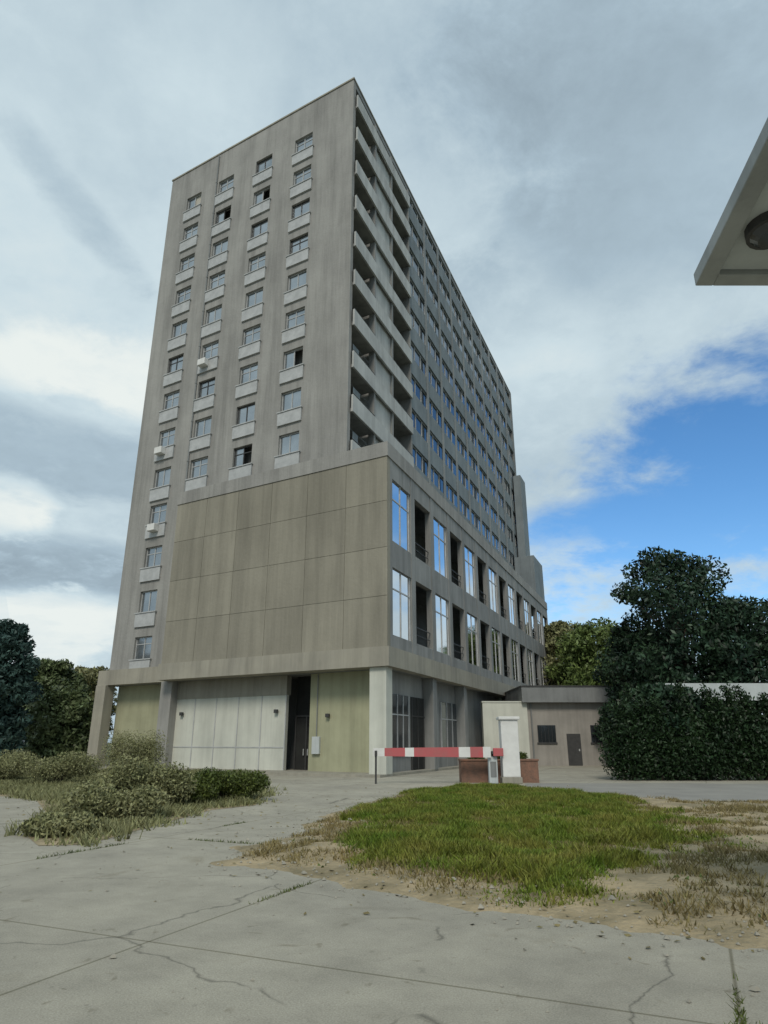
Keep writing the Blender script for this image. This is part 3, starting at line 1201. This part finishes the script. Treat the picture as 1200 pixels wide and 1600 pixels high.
# ------------------------------------------------------------------ vegetation
def gx(px, Y):
    return at_depth(px, 1160, Y).x


specs = [  # px, depth, height, spread, leaf, shape, label
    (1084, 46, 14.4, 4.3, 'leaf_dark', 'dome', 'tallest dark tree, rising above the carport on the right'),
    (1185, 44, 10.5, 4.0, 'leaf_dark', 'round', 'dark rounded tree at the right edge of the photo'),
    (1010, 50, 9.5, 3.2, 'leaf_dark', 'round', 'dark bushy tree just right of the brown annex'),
    (885, 82, 15.4, 6.0, 'leaf_olive', 'round', 'yellow-green tree behind the low annex'),
    (950, 74, 13.9, 6.0, 'leaf_light', 'round', 'light green tree between the annex and the tall dark tree'),
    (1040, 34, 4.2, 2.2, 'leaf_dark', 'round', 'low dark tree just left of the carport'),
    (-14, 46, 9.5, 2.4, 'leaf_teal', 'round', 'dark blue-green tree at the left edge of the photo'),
    (62, 70, 9.5, 4.0, 'leaf_mid', 'round', 'mid-green tree behind the left end of the tower'),
    (128, 84, 10.3, 4.0, 'leaf_olive', 'round', 'olive tree far behind the left end of the tower'),
    (95, 52, 5.2, 2.6, 'leaf_mid', 'round', 'low green tree between the blue-green tree and the tower'),
]
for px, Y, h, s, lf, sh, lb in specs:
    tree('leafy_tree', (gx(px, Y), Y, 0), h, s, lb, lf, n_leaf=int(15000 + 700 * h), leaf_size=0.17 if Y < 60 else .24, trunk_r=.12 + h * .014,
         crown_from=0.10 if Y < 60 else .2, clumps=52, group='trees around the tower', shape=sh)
# clipped hedge in front of the carport
hx0, hx1, hy = on_ground(985, 1222).x, on_ground(1330, 1222).x, on_ground(1000, 1221).y
hd = empty('hedge', ((hx0 + hx1) / 2, hy + .8, 0), 'tall dark unclipped hedge along the far side of the road on the right', 'hedge')
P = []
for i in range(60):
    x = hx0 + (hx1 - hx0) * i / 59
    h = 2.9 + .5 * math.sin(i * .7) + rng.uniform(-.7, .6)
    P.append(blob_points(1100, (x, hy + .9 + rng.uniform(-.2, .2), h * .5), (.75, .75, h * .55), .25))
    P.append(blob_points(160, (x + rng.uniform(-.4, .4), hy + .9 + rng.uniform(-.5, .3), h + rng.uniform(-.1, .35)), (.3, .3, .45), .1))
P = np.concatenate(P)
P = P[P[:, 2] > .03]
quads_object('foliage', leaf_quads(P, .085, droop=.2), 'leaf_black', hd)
mb = MB()
for i in range(22):
    x = hx0 + (hx1 - hx0) * (i + .5) / 22
    mb.tube([(x, hy + .9, -.05), (x + rng.uniform(-.2, .2), hy + .9, 1.2), (x + rng.uniform(-.3, .3), hy + .9, 2.4)], [.06, .045, .015], 6)
mb.build('stems', 'bark', hd)

shrubs = [
    (85, 1305, 0.8, .42, 'leaf_olive', 'small olive shrub nearest the paving on the left'),
    (165, 1282, 1.2, .8, 'leaf_olive', 'low olive shrub before the left pier of the tower'),
    (225, 1262, 1.3, 1.3, 'leaf_olive', 'tallest olive shrub before the left end of the tower'),
    (285, 1256, 1.2, .75, 'leaf_green', 'dark green rounded shrub before the pale wall'),
    (350, 1252, 1.2, .9, 'leaf_green', 'green shrub at the right end of the row, nearest the dark doorway'),
    (85, 1228, 2.0, 1.3, 'leaf_olive', 'wide olive shrub behind the others on the left'),
    (200, 1212, 2.0, 2.2, 'leaf_olive', 'tall olive shrub growing against the left end of the tower'),
    (0, 1222, 1.6, 1.5, 'leaf_olive', 'olive shrub under the blue-green tree at the left edge'),
]
for px, py, w, h, lf, lb in shrubs:
    p = on_ground(px, py)
    shrub('shrub', p, w, h, lb, lf, n=15000, size=.04, group='shrubs before the tower')
p = Vector(((x0 + x1) / 2, (y0 + y1) / 2, .74))
for i in range(3):
    q = p + Vector((-1.0 + i * .95, rng.uniform(-.1, .1), 0))
    shrub('planter_shrub', q, .42, .5, ('leafy plant at the left end of the brick planter', 'leafy plant in the middle of the brick planter',
                                        'leafy plant at the right end of the brick planter')[i], 'leaf_green', n=1200, size=.045, group='plants in the brick planter', cat='plant')
# weeds under the shrubs
bed = [on_ground(*q) for q in ((-120, 1236), (55, 1248), (85, 1288), (40, 1305), (60, 1322), (135, 1320), (250, 1288), (330, 1266), (400, 1258), (415, 1236), (380, 1208), (-120, 1200))]


def bed_p(X, Y):
    d = edge_dist(X, Y, bed) + (vnoise(X, Y, .8, 61) - .5) * 1.2 + (vnoise(X, Y, .25, 63) - .5) * .5
    return ss(-.3, .5, d)


def field(name, n, h, m, label, p_of, size, x0, x1, y0, y1):
    X, Y = rng.uniform(x0, x1, n), rng.uniform(y0, y1, n)
    k = rng.uniform(0, 1, n) < p_of(X, Y)
    X, Y = X[k], Y[k]
    n = len(X)
    H = h * rng.uniform(.3, 1.2, n) * (.5 + vnoise(X, Y, .7, 71))
    a = rng.uniform(0, 2 * np.pi, n)
    w = size * rng.uniform(.6, 1.5, n)
    ln = rng.normal(0, .6, (n, 2)) * H[:, None]
    dx, dy = np.cos(a) * w, np.sin(a) * w
    P = np.stack([np.stack([X - dx, Y - dy, 0 * X], 1), np.stack([X + dx, Y + dy, 0 * X], 1),
                  np.stack([X + dx * .2 + ln[:, 0], Y + dy * .2 + ln[:, 1], H], 1), np.stack([X - dx * .2 + ln[:, 0], Y - dy * .2 + ln[:, 1], H], 1)], 1)
    return tag(quads_object(name, P, m), label, 'grass', kind='stuff')


field('weed_bed', 260000, .16, 'leaf_olive', 'low olive weeds and grass covering the ground round the shrubs on the left', bed_p, .016, -24, -3, 12, 42)


def joint_p(X, Y):
    c, sn = math.cos(R(24)), math.sin(R(24))
    u, v = X * c - Y * sn, X * sn + Y * c
    du = np.abs((u + 2.25) % 4.5 - 2.25)
    du = np.minimum(np.abs(u - np.round(u / 4.5) * 4.5), 9)
    dv = np.abs(v - np.round(v / 5.2) * 5.2)
    d = np.minimum(du, dv)
    return (d < .03) * ss(.55, .7, vnoise(X, Y, .8, 81)) * .6


field('joint_weeds', 500000, .035, 'leaf_green', 'tiny weeds growing in the joints of the paving', joint_p, .006, -8, 7, 4, 16)
mb = MB()
mb.raw([(q.x, q.y, .006) for q in bed], [tuple(range(len(bed)))])
tag(mb.build('shrub_bed_soil', 'soil'), kind='structure')
